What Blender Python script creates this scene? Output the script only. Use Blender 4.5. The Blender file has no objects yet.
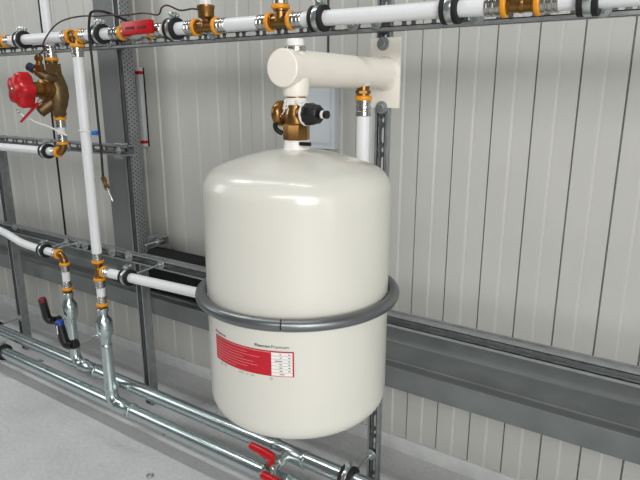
import bpy, bmesh, math, random
from mathutils import Vector, Matrix
random.seed(7)
scene = bpy.context.scene
COL = scene.collection
PI = math.pi
V = Vector

# ------------------------------------------------------------------ materials
def lin(c):
    return tuple(((v/255)/12.92 if v/255 <= .04045 else ((v/255+.055)/1.055)**2.4) for v in c)

def mat(name, rgb, rough=.5, metal=0., noise=0., nscale=40., bump=0., coat=0., spec=.5, rvar=0., stretch=None):
    m = bpy.data.materials.new(name); m.use_nodes = True
    nt = m.node_tree; b = nt.nodes['Principled BSDF']
    c = lin(rgb) + (1.,)
    b.inputs['Base Color'].default_value = c
    b.inputs['Roughness'].default_value = rough
    b.inputs['Metallic'].default_value = metal
    b.inputs['Specular IOR Level'].default_value = spec
    if coat:
        b.inputs['Coat Weight'].default_value = coat
        b.inputs['Coat Roughness'].default_value = .08
    if noise or bump or rvar:
        tc = nt.nodes.new('ShaderNodeTexCoord')
        src = tc.outputs['Object']
        if stretch:
            mp = nt.nodes.new('ShaderNodeMapping'); mp.inputs['Scale'].default_value = stretch
            nt.links.new(src, mp.inputs['Vector']); src = mp.outputs['Vector']
        n = nt.nodes.new('ShaderNodeTexNoise'); n.inputs['Scale'].default_value = nscale
        n.inputs['Detail'].default_value = 4
        nt.links.new(src, n.inputs['Vector'])
        if noise:
            r = nt.nodes.new('ShaderNodeValToRGB')
            r.color_ramp.elements[0].position = .3; r.color_ramp.elements[1].position = .7
            r.color_ramp.elements[0].color = tuple(v*(1-noise) for v in c[:3]) + (1,)
            r.color_ramp.elements[1].color = tuple(min(1, v*(1+noise)) for v in c[:3]) + (1,)
            nt.links.new(n.outputs['Fac'], r.inputs['Fac'])
            nt.links.new(r.outputs['Color'], b.inputs['Base Color'])
        if rvar:
            mr = nt.nodes.new('ShaderNodeMapRange')
            mr.inputs['To Min'].default_value = rough-rvar; mr.inputs['To Max'].default_value = rough+rvar
            nt.links.new(n.outputs['Fac'], mr.inputs['Value']); nt.links.new(mr.outputs['Result'], b.inputs['Roughness'])
        if bump:
            bp = nt.nodes.new('ShaderNodeBump'); bp.inputs['Strength'].default_value = bump
            bp.inputs['Distance'].default_value = .002
            nt.links.new(n.outputs['Fac'], bp.inputs['Height']); nt.links.new(bp.outputs['Normal'], b.inputs['Normal'])
    return m

M = {}
M['wall'] = mat('wall_panel_paint', (187, 187, 181), .38, noise=.03, nscale=3)
M['plinth'] = mat('plinth_paint', (204, 205, 204), .7, noise=.08, nscale=14, bump=.2)
M['beam'] = mat('grey_beam_paint', (106, 110, 109), .5, noise=.14, nscale=9, rvar=.12)
M['column'] = mat('grey_column_paint', (112, 114, 113), .55, noise=.05, nscale=4)
M['galv'] = mat('galvanised_channel', (160, 163, 164), .36, .72, noise=.12, nscale=30, rvar=.1)
M['pipe_galv'] = mat('zinc_pipe', (196, 208, 208), .24, .93, noise=.03, nscale=18, rvar=.03)
M['steel'] = mat('stainless_sleeve', (190, 188, 182), .25, .95, noise=.1, nscale=60)
M['zinc'] = mat('zinc_plated', (196, 204, 200), .28, .9, noise=.1, nscale=80)
M['washer'] = mat('dull_zinc_washer', (158, 163, 164), .42, .6, noise=.12, nscale=90)
M['pipe_white'] = mat('white_pipe_plastic', (226, 227, 228), .38, noise=.015, nscale=20)
M['rubber'] = mat('black_rubber', (20, 20, 21), .7, noise=.1, nscale=60)
M['black'] = mat('black_plastic', (16, 16, 17), .42, noise=.05, nscale=60)
M['foam'] = mat('black_foam', (13, 14, 14), .95, noise=.3, nscale=70, bump=.4)
M['orange'] = mat('orange_plastic', (228, 150, 22), .4, noise=.05, nscale=60)
M['brass'] = mat('brass', (146, 108, 60), .32, .9, noise=.14, nscale=50, rvar=.08)
M['bronze'] = mat('dark_bronze', (116, 94, 62), .42, .7, noise=.2, nscale=50, bump=.3)
M['red'] = mat('red_plastic', (184, 12, 24), .34, noise=.05, nscale=40)
M['red_dark'] = mat('dark_red_moulded', (96, 8, 14), .5, noise=.05, nscale=40)
M['blue'] = mat('blue_plastic', (24, 60, 140), .4, noise=.05, nscale=40)
M['bluebright'] = mat('bright_blue_plastic', (30, 110, 190), .4, noise=.05, nscale=40)
M['navy'] = mat('navy_cap', (30, 38, 66), .4, noise=.05, nscale=40)
M['tank'] = mat('cream_enamel', (216, 214, 204), .27, noise=.012, nscale=7, coat=.35)
M['arm'] = mat('cream_steel_paint', (236, 230, 218), .36, noise=.02, nscale=14)
M['ring'] = mat('grey_steel_ring', (124, 128, 129), .36, .8, noise=.07, nscale=24)
M['labelred'] = mat('label_red', (190, 20, 40), .4, noise=.03, nscale=40)
M['labelwhite'] = mat('label_white', (236, 232, 228), .45, noise=.01, nscale=40)
M['ink'] = mat('black_ink', (24, 24, 26), .5, noise=.02, nscale=40)
M['inkgrey'] = mat('grey_ink', (120, 118, 116), .5, noise=.02, nscale=40)
M['inkpale'] = mat('pale_ink', (230, 160, 168), .5, noise=.02, nscale=40)
M['box'] = mat('pale_blue_grey_enamel', (206, 212, 216), .42, noise=.02, nscale=8)
M['thread'] = mat('white_sealing_fibre', (230, 228, 222), .8, noise=.05, nscale=60)
M['alu'] = mat('brushed_aluminium', (206, 208, 208), .4, .15, noise=.06, nscale=30)
M['cable'] = mat('black_cable', (18, 17, 17), .5, noise=.1, nscale=60)
M['brown'] = mat('dark_brown_tube', (60, 38, 34), .45, noise=.1, nscale=60)
M['cablegrey'] = mat('dark_grey_cable', (44, 45, 46), .5, noise=.1, nscale=60)

# concrete floor: mottled grey with a few dark specks
def floor_material():
    m = bpy.data.materials.new('concrete_floor'); m.use_nodes = True
    nt = m.node_tree; b = nt.nodes['Principled BSDF']; L = nt.links
    tc = nt.nodes.new('ShaderNodeTexCoord')
    n1 = nt.nodes.new('ShaderNodeTexNoise'); n1.inputs['Scale'].default_value = 3.2; n1.inputs['Detail'].default_value = 6
    n2 = nt.nodes.new('ShaderNodeTexNoise'); n2.inputs['Scale'].default_value = 60; n2.inputs['Detail'].default_value = 3
    vo = nt.nodes.new('ShaderNodeTexVoronoi'); vo.inputs['Scale'].default_value = 9
    for n in (n1, n2, vo): L.new(tc.outputs['Object'], n.inputs['Vector'])
    r1 = nt.nodes.new('ShaderNodeValToRGB')
    r1.color_ramp.elements[0].position = .3; r1.color_ramp.elements[0].color = lin((197, 198, 198)) + (1,)
    r1.color_ramp.elements[1].position = .72; r1.color_ramp.elements[1].color = lin((217, 218, 217)) + (1,)
    L.new(n1.outputs['Fac'], r1.inputs['Fac'])
    r2 = nt.nodes.new('ShaderNodeValToRGB')
    r2.color_ramp.elements[0].position = .3; r2.color_ramp.elements[0].color = (.9, .9, .9, 1)
    r2.color_ramp.elements[1].position = .7; r2.color_ramp.elements[1].color = (1.04, 1.04, 1.04, 1)
    L.new(n2.outputs['Fac'], r2.inputs['Fac'])
    mx = nt.nodes.new('ShaderNodeMix'); mx.data_type = 'RGBA'; mx.blend_type = 'MULTIPLY'; mx.inputs['Factor'].default_value = 1
    L.new(r1.outputs['Color'], mx.inputs['A']); L.new(r2.outputs['Color'], mx.inputs['B'])
    r3 = nt.nodes.new('ShaderNodeValToRGB')
    r3.color_ramp.elements[0].position = .035; r3.color_ramp.elements[0].color = (.3, .3, .3, 1)
    r3.color_ramp.elements[1].position = .06; r3.color_ramp.elements[1].color = (1, 1, 1, 1)
    L.new(vo.outputs['Distance'], r3.inputs['Fac'])
    mx2 = nt.nodes.new('ShaderNodeMix'); mx2.data_type = 'RGBA'; mx2.blend_type = 'MULTIPLY'; mx2.inputs['Factor'].default_value = .7
    L.new(mx.outputs['Result'], mx2.inputs['A']); L.new(r3.outputs['Color'], mx2.inputs['B'])
    L.new(mx2.outputs['Result'], b.inputs['Base Color'])
    b.inputs['Roughness'].default_value = .55
    bp = nt.nodes.new('ShaderNodeBump'); bp.inputs['Strength'].default_value = .15; bp.inputs['Distance'].default_value = .002
    L.new(n2.outputs['Fac'], bp.inputs['Height']); L.new(bp.outputs['Normal'], b.inputs['Normal'])
    return m
M['floor'] = floor_material()

# ------------------------------------------------------------------ mesh builder
def frame(axis):
    a = V(axis).normalized()
    h = V((0, 0, 1)) if abs(a.z) < .9 else V((1, 0, 0))
    u = h.cross(a).normalized(); w = a.cross(u).normalized()
    return a, u, w

class MB:
    def __init__(s): s.bm = bmesh.new()
    def lathe(s, origin, axis, prof, seg=28, cap=True, lobes=None):
        """prof: list of (t along axis, radius)"""
        o = V(origin); a, u, w = frame(axis); rings = []
        for t, r in prof:
            if r < 1e-6:
                rings.append([s.bm.verts.new(o + a*t)]); continue
            ring = []
            for i in range(seg):
                th = 2*PI*i/seg
                rr = r*(1 + lobes[1]*math.cos(lobes[0]*th)) if lobes else r
                ring.append(s.bm.verts.new(o + a*t + (u*math.cos(th) + w*math.sin(th))*rr))
            rings.append(ring)
        for A, B in zip(rings, rings[1:]):
            if len(A) == 1 and len(B) == 1: continue
            for i in range(seg):
                j = (i+1) % seg
                if len(A) == 1: s.bm.faces.new((A[0], B[j], B[i]))
                elif len(B) == 1: s.bm.faces.new((A[i], A[j], B[0]))
                else: s.bm.faces.new((A[i], A[j], B[j], B[i]))
        if cap:
            if len(rings[0]) > 1: s.bm.faces.new(list(reversed(rings[0])))
            if len(rings[-1]) > 1: s.bm.faces.new(rings[-1])
        return s
    def cyl(s, p, q, r, r2=None, seg=24, bev=0.):
        p, q = V(p), V(q); d = (q-p).length; r2 = r if r2 is None else r2
        if bev:
            return s.lathe(p, q-p, [(0, r-bev), (bev*.3, r-bev*.3), (bev, r), (d-bev, r2), (d-bev*.3, r2-bev*.3), (d, r2-bev)], seg)
        return s.lathe(p, q-p, [(0, r), (d, r2)], seg)
    def hexa(s, p, q, r, bev=.0012):
        p, q = V(p), V(q); d = (q-p).length
        return s.lathe(p, q-p, [(0, r*.93), (bev, r), (d-bev, r), (d, r*.93)], 6)
    def tube(s, pts, r, seg=20, cap=True):
        pts = [V(p) for p in pts]; n = len(pts)
        rs = r if isinstance(r, (list, tuple)) else [r]*n
        tang = []
        for i in range(n):
            a = pts[max(0, i-1)]; b = pts[min(n-1, i+1)]; tang.append((b-a).normalized())
        a, u, w = frame(tang[0]); rings = []
        for i in range(n):
            if i:
                q = tang[i-1].rotation_difference(tang[i]); u = q @ u; w = q @ w
            rings.append([s.bm.verts.new(pts[i] + (u*math.cos(2*PI*k/seg) + w*math.sin(2*PI*k/seg))*rs[i]) for k in range(seg)])
        for A, B in zip(rings, rings[1:]):
            for k in range(seg):
                j = (k+1) % seg; s.bm.faces.new((A[k], A[j], B[j], B[k]))
        if cap:
            s.bm.faces.new(list(reversed(rings[0]))); s.bm.faces.new(rings[-1])
        return s
    def box(s, lo, hi, bev=0., rot=None, piv=None):
        lo, hi = V(lo), V(hi)
        bm2 = bmesh.new(); bmesh.ops.create_cube(bm2, size=1)
        for v in bm2.verts:
            v.co = V(((v.co.x+.5)*(hi.x-lo.x)+lo.x, (v.co.y+.5)*(hi.y-lo.y)+lo.y, (v.co.z+.5)*(hi.z-lo.z)+lo.z))
        if bev: bmesh.ops.bevel(bm2, geom=list(bm2.edges), offset=bev, segments=2, affect='EDGES', profile=.6)
        if rot:
            c = V(piv) if piv is not None else (lo+hi)/2
            for v in bm2.verts: v.co = c + rot @ (v.co - c)
        return s.join(bm2)
    def join(s, bm2):
        mp = {}
        for v in bm2.verts: mp[v] = s.bm.verts.new(v.co)
        for f in bm2.faces: s.bm.faces.new([mp[v] for v in f.verts])
        bm2.free(); return s
    def prism(s, pts, ext):
        """pts: closed planar polygon; ext: extrusion vector"""
        e = V(ext); A = [s.bm.verts.new(V(p)) for p in pts]; B = [s.bm.verts.new(V(p)+e) for p in pts]
        n = len(A); s.bm.faces.new(list(reversed(A))); s.bm.faces.new(B)
        for i in range(n):
            j = (i+1) % n; s.bm.faces.new((A[i], A[j], B[j], B[i]))
        return s
    def sphere(s, c, r, sc=(1, 1, 1), seg=20):
        bm2 = bmesh.new(); bmesh.ops.create_uvsphere(bm2, u_segments=seg, v_segments=seg//2+2, radius=r)
        for v in bm2.verts: v.co = V((v.co.x*sc[0], v.co.y*sc[1], v.co.z*sc[2])) + V(c)
        return s.join(bm2)
    def torus(s, c, axis, R, r, seg=48, rs=14, a0=0., a1=2*PI):
        a, u, w = frame(axis); c = V(c); full = abs(a1-a0-2*PI) < 1e-6
        n = seg if full else seg+1; rings = []
        for i in range(n):
            th = a0 + (a1-a0)*i/seg; d = u*math.cos(th)+w*math.sin(th)
            rings.append([s.bm.verts.new(c + d*(R+r*math.cos(2*PI*k/rs)) + a*r*math.sin(2*PI*k/rs)) for k in range(rs)])
        for i in range(n if full else n-1):
            A = rings[i]; B = rings[(i+1) % n]
            for k in range(rs):
                j = (k+1) % rs; s.bm.faces.new((A[k], B[k], B[j], A[j]))
        if not full:
            s.bm.faces.new(rings[0]); s.bm.faces.new(list(reversed(rings[-1])))
        return s
    def mesh(s, name, m, off=(0, 0, 0), sharp=38):
        bm = s.bm; off = V(off)
        bmesh.ops.recalc_face_normals(bm, faces=list(bm.faces))
        for v in bm.verts: v.co -= off
        for f in bm.faces: f.smooth = True
        lim = math.radians(sharp)
        for e in bm.edges:
            if len(e.link_faces) != 2 or e.calc_face_angle(0) > lim: e.smooth = False
        me = bpy.data.meshes.new(name); bm.to_mesh(me); bm.free(); me.materials.append(m)
        return me

ROOT = {}
def tag(o, label, cat, group=None, kind=None):
    if label: o['label'] = label
    if cat: o['category'] = cat
    if group: o['group'] = group
    if kind: o['kind'] = kind
def thing(name, label, cat, loc, group=None):
    o = bpy.data.objects.new(name, None); COL.objects.link(o); o.location = loc
    o.empty_display_size = .02; ROOT[o] = V(loc); tag(o, label, cat, group); return o
def part(name, mb, m, parent, label=None):
    off = ROOT[parent]
    o = bpy.data.objects.new(name, mb.mesh(name, m, off)); COL.objects.link(o)
    o.parent = parent; ROOT[o] = off
    if label: o['label'] = label
    return o
def solo(name, mb, m, loc, label=None, cat=None, group=None, kind=None):
    o = bpy.data.objects.new(name, mb.mesh(name, m, loc)); COL.objects.link(o)
    o.location = loc; ROOT[o] = V(loc); tag(o, label, cat, group, kind); return o
def clone(root, loc, label, group=None):
    def rec(o, par):
        c = o.copy(); COL.objects.link(c)
        if par: c.parent = par
        for ch in [k for k in list(COL.objects) if k.parent == o]: rec(ch, c)
        return c
    r = rec(root, None); r.location = loc; r['label'] = label
    if group: r['group'] = group
    return r

# ------------------------------------------------------------------ the setting
solo('floor', MB().box((-7, -5, -.12), (3.2, 1.9, 0)), M['floor'], (0, 0, 0), kind='structure')

WY = 1.83
def wall():
    """sandwich-panel sheet: flat strips at two levels: a fine groove every 123.5 mm, a small step down between"""
    prof = []; per = .1235; x0 = -.205
    k = int((-7-x0)/per)-1
    while x0 + k*per < 3.2:
        x = x0 + k*per
        prof += [(x-.0034, 0), (x-.0020, .008), (x+.0010, .008), (x+.0020, -.0010), (x+.0026, -.0056)]
        c = x + per*.5
        prof += [(c-.0034, -.0056), (c+.0034, 0)]
        k += 1
    mb = MB(); z0, z1 = 0, 3.3
    A = [mb.bm.verts.new((x, WY+d, z0)) for x, d in prof]
    B = [mb.bm.verts.new((x, WY+d, z1)) for x, d in prof]
    for i in range(len(prof)-1): mb.bm.faces.new((A[i], A[i+1], B[i+1], B[i]))
    C_ = [mb.bm.verts.new((x, WY+.08, z)) for x in (prof[0][0], prof[-1][0]) for z in (z0, z1)]
    mb.bm.faces.new((C_[0], C_[1], C_[3], C_[2]))
    mb.bm.faces.new((A[0], B[0], C_[1], C_[0])); mb.bm.faces.new((A[-1], C_[2], C_[3], B[-1]))
    mb.bm.faces.new(B + [C_[3], C_[1]]); mb.bm.faces.new(list(reversed(A)) + [C_[0], C_[2]])
    return solo('wall_back', mb, M['wall'], (0, WY, 0), kind='structure')
wall()
solo('baseboard_back', MB().box((-7, WY-.012, 0), (3.2, WY+.01, .062), .002), M['plinth'], (0, WY, 0), kind='structure')
solo('trim_1', MB().box((-2.989, WY-.006, .48), (-2.979, WY+.002, 3.3)), M['rubber'], (-2.984, WY, 0), kind='structure')

# long cold-formed beam lying against the wall, and the column standing on it
bt = thing('steel_beam', 'long dark grey steel beam lying along the foot of the panel wall', 'beam', (0, 1.7, .4))
b = MB()
b.prism([(-7, 1.598, .400), (-7, 1.598, .470), (-7, 1.602, .476), (-7, 1.616, .476), (-7, 1.620, .470), (-7, 1.655, .468), (-7, 1.659, .472), (-7, 1.663, .468),
         (-7, 1.795, .468), (-7, 1.799, .470), (-7, 1.804, .476), (-7, 1.808, .486), (-7, 1.810, .568), (-7, 1.8255, .568), (-7, 1.8255, .462), (-7, 1.604, .462), (-7, 1.604, .406), (-7, 1.626, .406), (-7, 1.626, .400)], (10.2, 0, 0))
part('beam_profile', b, M['beam'], bt)
b = MB()
for x in (-6, -4.2, -1.2, .6, 2.4): b.box((x, 1.79, .30), (x+.05, 1.8255, .4615), .002)
part('wall_cleat', b, M['beam'], bt)

ct = thing('steel_column', 'grey upright steel column against the wall behind the perforated post', 'column', (-2.285, 1.74, .476))
part('front_flange', MB().box((-2.362, 1.70, .476), (-2.205, 1.712, 3.3), .001), M['column'], ct)
part('rear_flange', MB().box((-2.362, 1.812, .57), (-2.290, 1.824, 3.3), .001), M['column'], ct)
part('web', MB().box((-2.312, 1.712, .476), (-2.302, 1.812, 3.3)), M['column'], ct)
part('base_plate', MB().box((-2.375, 1.672, .4735), (-2.19, 1.79, .484), .001), M['column'], ct)

# ------------------------------------------------------------------ strut channel
def channel(mb, o, L, W, F, length, size=.041, depth=None, t=.0025, pitch=.086, phase=.02):
    """slotted C-channel: o = start of web centre line; L length dir, W across, F towards the open front"""
    o, L, W, F = V(o), V(L), V(W), V(F); h = size/2; D = depth or size
    def bx(l0, l1, w0, w1, f0, f1):
        pts = [o+L*l0+W*w+F*ff for w, ff in ((w0, f0), (w1, f0), (w1, f1), (w0, f1))]
        mb.prism(pts, L*(l1-l0))
    for s in (-1, 1):
        for f0, f1, dd in ((0, D*.27, 0), (D*.27, D*.71, .0022), (D*.71, D, 0)):
            a, b_ = sorted((s*(h-t-dd), s*(h-dd))); bx(0, length, a, b_, f0, f1)
    for s in (-1, 1):
        a, b_ = sorted((s*(h-t), s*(h-.0105))); bx(0, length, a, b_, D-t, D)
        a, b_ = sorted((s*(h-.0105), s*(h-.0105+t))); bx(0, length, a, b_, D-.008, D)
    sl = .0075
    bx(0, length, -h+t, -sl, 0, t); bx(0, length, sl, h-t, 0, t)
    # middle of the web, between the slots and round holes
    ops = []; x = phase
    while x + .055 < length - .02:
        ops.append((x, x+.046)); ops.append((x+.0585, x+.0735)); x += pitch
    edges = [(0, None)] + ops + [(length, None)]
    prev = 0.; first = True
    def arc(x, sgn):
        return [(x + sgn*sl*(1-math.cos(k*PI/8 - PI/2)), sl*math.sin(k*PI/8 - PI/2)) for k in range(9)]
    for a, b_ in ops + [(length, None)]:
        left = [(0, -sl), (0, sl)] if first else None
        poly = []
        if first: poly += [(0, sl), (0, -sl)]
        else: poly += [(x_, z_) for x_, z_ in [(prev - sl*(1-math.cos(k*PI/8-PI/2)), sl*math.sin(k*PI/8-PI/2)) for k in range(8, -1, -1)]]
        if b_ is None: poly += [(length, -sl), (length, sl)]
        else: poly += [(a + sl*(1-math.cos(k*PI/8-PI/2)), sl*math.sin(k*PI/8-PI/2)) for k in range(9)]
        if b_ is None or first or True:
            mb.prism([o + L*x_ + W*z_ for x_, z_ in poly], F*t)
        prev = b_; first = False
    return mb

def perforated_material():
    """rolled steel with a staggered grid of small punched holes, one row of holes every 15 mm"""
    m = mat('perforated_steel', (138, 141, 142), .45, .4, noise=.1, nscale=30)
    nt = m.node_tree; L = nt.links; b = nt.nodes['Principled BSDF']
    tc = nt.nodes.new('ShaderNodeTexCoord'); sx = nt.nodes.new('ShaderNodeSeparateXYZ'); L.new(tc.outputs['Object'], sx.inputs['Vector'])
    def mth(op, a, bb=None, c=None):
        n = nt.nodes.new('ShaderNodeMath'); n.operation = op
        for i, v in enumerate((a, bb, c)):
            if v is None: continue
            if isinstance(v, (int, float)): n.inputs[i].default_value = v
            else: L.new(v, n.inputs[i])
        return n.outputs[0]
    def dots(oy, oz):
        py, pz = .024, .0165
        y = mth('SUBTRACT', mth('FRACT', mth('DIVIDE', mth('ADD', sx.outputs['Y'], oy), py)), .5)
        z = mth('SUBTRACT', mth('FRACT', mth('DIVIDE', mth('ADD', sx.outputs['Z'], oz), pz)), .5)
        y = mth('MULTIPLY', y, py); z = mth('MULTIPLY', z, pz)
        d = mth('SQRT', mth('ADD', mth('MULTIPLY', y, y), mth('MULTIPLY', z, z)))
        return mth('LESS_THAN', d, .0030)
    f = mth('MAXIMUM', dots(.0, .0), dots(.012, .00825))
    # keep the web and lips plain
    old = b.inputs['Base Color'].links[0].from_socket
    mx = nt.nodes.new('ShaderNodeMix'); mx.data_type = 'RGBA'
    L.new(f, mx.inputs['Factor']); L.new(old, mx.inputs['A']); mx.inputs['B'].default_value = lin((22, 22, 23)) + (1,)
    L.new(mx.outputs['Result'], b.inputs['Base Color'])
    L.new(mth('SUBTRACT', .4, mth('MULTIPLY', f, .4)), b.inputs['Metallic'])
    return m
M['perf'] = perforated_material()

PF = 1.5   # front face of the posts
def post(x, label, ztop, perforated=False, depth=.041):
    t = thing('channel_post', label, 'post', (x, PF, 0), 'upright steel channel posts')
    part('channel', channel(MB(), (x, PF+depth, .006), (0, 0, 1), (1, 0, 0), (0, -1, 0), ztop-.006, depth=depth), M['galv'], t)
    if perforated:
        part('perforated_side', MB().box((x+.0207, PF-.001, .72), (x+.0245, PF+.043, ztop), .0006), M['perf'], t, 'side plate punched all over with small holes')
    b = MB().box((x-.0205, PF+.001, 0), (x+.0205, PF+.085, .006), .001)
    part('foot_plate', b, M['galv'], t)
    part('anchor_bolt', MB().hexa((x, PF+.066, .006), (x, PF+.066, .014), .008), M['zinc'], t)
    return t
post(-1.945, 'steel channel post with perforated side, in front of the grey column', 2.3, True)
post(-2.975, 'steel channel post at the far left edge of the frame', 1.165)
post(-.795, 'slotted steel channel post standing behind the cream vessel', 2.3, depth=.022)

RY = PF - .0420
def rail(x0, x1, zc, label, depth=.041):
    t = thing('channel_rail', label, 'rail', ((x0+x1)/2, PF, zc-.0205), 'horizontal steel channel rails')
    part('channel', channel(MB(), (x0, PF-.0005, zc), (1, 0, 0), (0, 0, 1), (0, -1, 0), x1-x0, phase=.035, depth=depth), M['galv'], t)
    return t
r_top = rail(-4.0, .75, 1.5575, 'slotted steel channel rail under the topmost white pipe')
r_mid = rail(-4.0, -1.90, 1.150, 'slotted steel channel rail level with the brass elbow, ending at the perforated post')
LYF = PF - .0350
r_low = rail(-4.0, .75, .7045, 'long slotted steel rail running behind the vessel above the dark beam', .034)

def washer_bolt(parent, x, z, r=.019, RY=RY):
    w = part('washer', MB().lathe((x, RY+.001, z), (0, -1, 0), [(0, r-.001), (.001, r), (.0035, r), (.0045, r-.001)], 28), M['washer'], parent)
    o = part('bolt_head', MB().hexa((x, RY-.0035, z), (x, RY-.0115, z), .0085), M['zinc'], w)
for x, z in ((-2.251, .713), (-2.060, .714), (-1.948, .710)): washer_bolt(r_low, x, z, .0235, LYF)
washer_bolt(r_mid, -1.945, 1.150, .014)
washer_bolt(r_top, -1.945, 1.5575, .016); washer_bolt(r_top, -.795, 1.5575, .016)
part('end_bracket', MB().box((-1.975, RY-.004, 1.118), (-1.925, RY, 1.1285), .001), M['zinc'], r_mid)
part('end_bracket', MB().box((-1.975, RY-.004, 1.1715), (-1.925, RY+.03, 1.1785), .001), M['zinc'], r_mid)

# short stub of channel sticking out to the right of the perforated post
st = thing('channel_stub', 'short stub of steel channel beside the perforated post above the lower rail', 'bracket', (-1.90, 1.6, .757))
part('channel', channel(MB(), (-1.92, 1.62, .757), (1, 0, 0), (0, 0, 1), (0, -1, 0), .046, phase=.5), M['galv'], st)
b = MB().box((-1.9215, 1.543, .735), (-1.9165, 1.622, .785), .001)
part('fixing_plate', b, M['galv'], st)
b = MB().cyl((-1.890, 1.605, .757), (-1.890, 1.508, .757), .0055, seg=12)
part('threaded_rod', b, M['zinc'], st)
part('nut', MB().hexa((-1.890, 1.579, .757), (-1.890, 1.565, .757), .013), M['zinc'], st)

# ------------------------------------------------------------------ pipe fittings
def sleeve_prof(l, r):
    return [(0, r-.002), (.002, r), (l*.28, r), (l*.33, r-.0018), (l*.42, r-.0018), (l*.47, r), (l*.66, r), (l*.71, r-.0018), (l*.8, r-.0018), (l*.85, r), (l-.002, r), (l, r-.002)]
def collar_prof(r, w=.012):
    return [(0, r-.003), (.0012, r-.0008), (.003, r), (w-.003, r), (w-.0012, r-.0008), (w, r-.003)]
def socket(parent, c, d, pr, start=.026, sl=.034):
    """orange collar and pressed steel sleeve where a pipe enters a fitting"""
    c, d = V(c), V(d).normalized()
    part('collar', MB().lathe(c+d*start, d, collar_prof(pr+.006)), M['orange'], parent)
    part('sleeve', MB().lathe(c+d*(start+.011), d, sleeve_prof(sl, pr+.0022)), M['steel'], parent)
def fitting(name, label, cat, c, dirs, pr=.0185, group=None, start=.026, sl=.034, body=None, elbow=False):
    c = V(c); t = thing(name, label, cat, c, group)
    mb = MB(); br = pr*.86
    if elbow:
        d0, d1 = V(dirs[0]).normalized(), V(dirs[1]).normalized(); R = start
        pts = [c + d0*R*(1-math.sin(a)) + d1*R*(1-math.cos(a)) for a in [k*PI/2/8 for k in range(9)]]
        mb.tube([c+d0*(start+.004)] + pts + [c+d1*(start+.004)], br)
    else:
        for d in dirs: mb.cyl(c, c+V(d).normalized()*(start+.006), br)
        mb.sphere(c, br*1.08)
        for d in dirs:
            d = V(d).normalized(); mb.lathe(c+d*(start-.006), d, [(0, br), (.002, br+.0035), (.006, br+.0035), (.008, br)], 24)
    part('brass_body', mb, body or M['brass'], t)
    for d in dirs: socket(t, c, d, pr, start, sl)
    return t
def pipe(name, label, pts, r, group='white pipes', m=None, cat='pipe'):
    mid = V(pts[len(pts)//2]) if len(pts) > 2 else (V(pts[0])+V(pts[-1]))/2
    return solo(name, MB().tube(pts, r, 28), m or M['pipe_white'], mid, label, cat, group)
def bend(p, c, q, R, n=8):
    """points of a path p -> corner c -> q with a rounded corner"""
    p, c, q = V(p), V(c), V(q); d0 = (p-c).normalized(); d1 = (q-c).normalized()
    return [p] + [c + d0*R*(1-math.sin(k*PI/2/n)) + d1*R*(1-math.cos(k*PI/2/n)) for k in range(n+1)] + [q]

def clamp(label, c, axis, pr, rod_to, up=(0, 0, 1), group='rubber-lined pipe clamps', screw=True, band='zinc'):
    """two-piece pipe clamp: rubber lining, steel band, ear screws, threaded rod to a washer on the rail"""
    c = V(c); a = V(axis).normalized(); t = thing('pipe_clamp', label, 'clamp', c, group)
    w = .039
    mb = MB(); ri, ro = pr+.0006, pr+.0135
    prof = [(-w/2, ri), (-w/2, ro-.001), (-w/2+.001, ro), (-w*.22, ro), (-w*.20, ro-.004), (w*.20, ro-.004), (w*.22, ro), (w/2-.001, ro), (w/2, ro-.001), (w/2, ri), (-w/2, ri)]
    mb.lathe(c, a, prof, 36, cap=False); part('rubber_lining', mb, M['rubber'], t)
    mb = MB(); bo = ro-.001
    mb.lathe(c, a, [(-w*.195, ro-.0045), (-w*.195, bo), (-w*.14, bo+.0008), (w*.14, bo+.0008), (w*.195, bo), (w*.195, ro-.0045)], 36, cap=False)
    part('steel_band', mb, M[band], t)
    u = V(up).normalized(); side = a.cross(u).normalized()
    if screw:
        e = MB()
        base = c + u*(bo-.001)
        rot = Matrix((a, side, u)).transposed()
        for s in (-.0055, .0055):
            e.box((-.009, s-.0018, 0), (.009, s+.0018, .018), .0008, rot=rot.to_3x3(), piv=(0, 0, 0))
            for v in e.bm.verts:
                if not v.tag: v.co += base; v.tag = True
        part('clamp_ear', e, M[band], t)
        sc = MB(); q = base + u*.010
        sc.cyl(q - side*.021, q + side*.017, .0032, seg=12); sc.hexa(q - side*.021, q - side*.015, .007)
        part('clamp_screw', sc, M['zinc'], t)
    if rod_to is not None:
        q = V(rod_to); d = (q-c).normalized(); p0 = c + d*(bo-.001)
        part('threaded_rod', MB().cyl(p0, q, .0045, seg=12), M['zinc'], t)
        part('hanger_nut', MB().hexa(p0, p0+d*.014, .010), M['zinc'], t)
        wpt = q - d*.0015
        ws = part('washer', MB().lathe(q, -d, [(0, .018), (.001, .019), (.0035, .019), (.0045, .018)], 28), M['washer'], t)
        part('washer_nut', MB().hexa(q-d*.0045, q-d*.0125, .0085), M['zinc'], ws)
    return t

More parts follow.
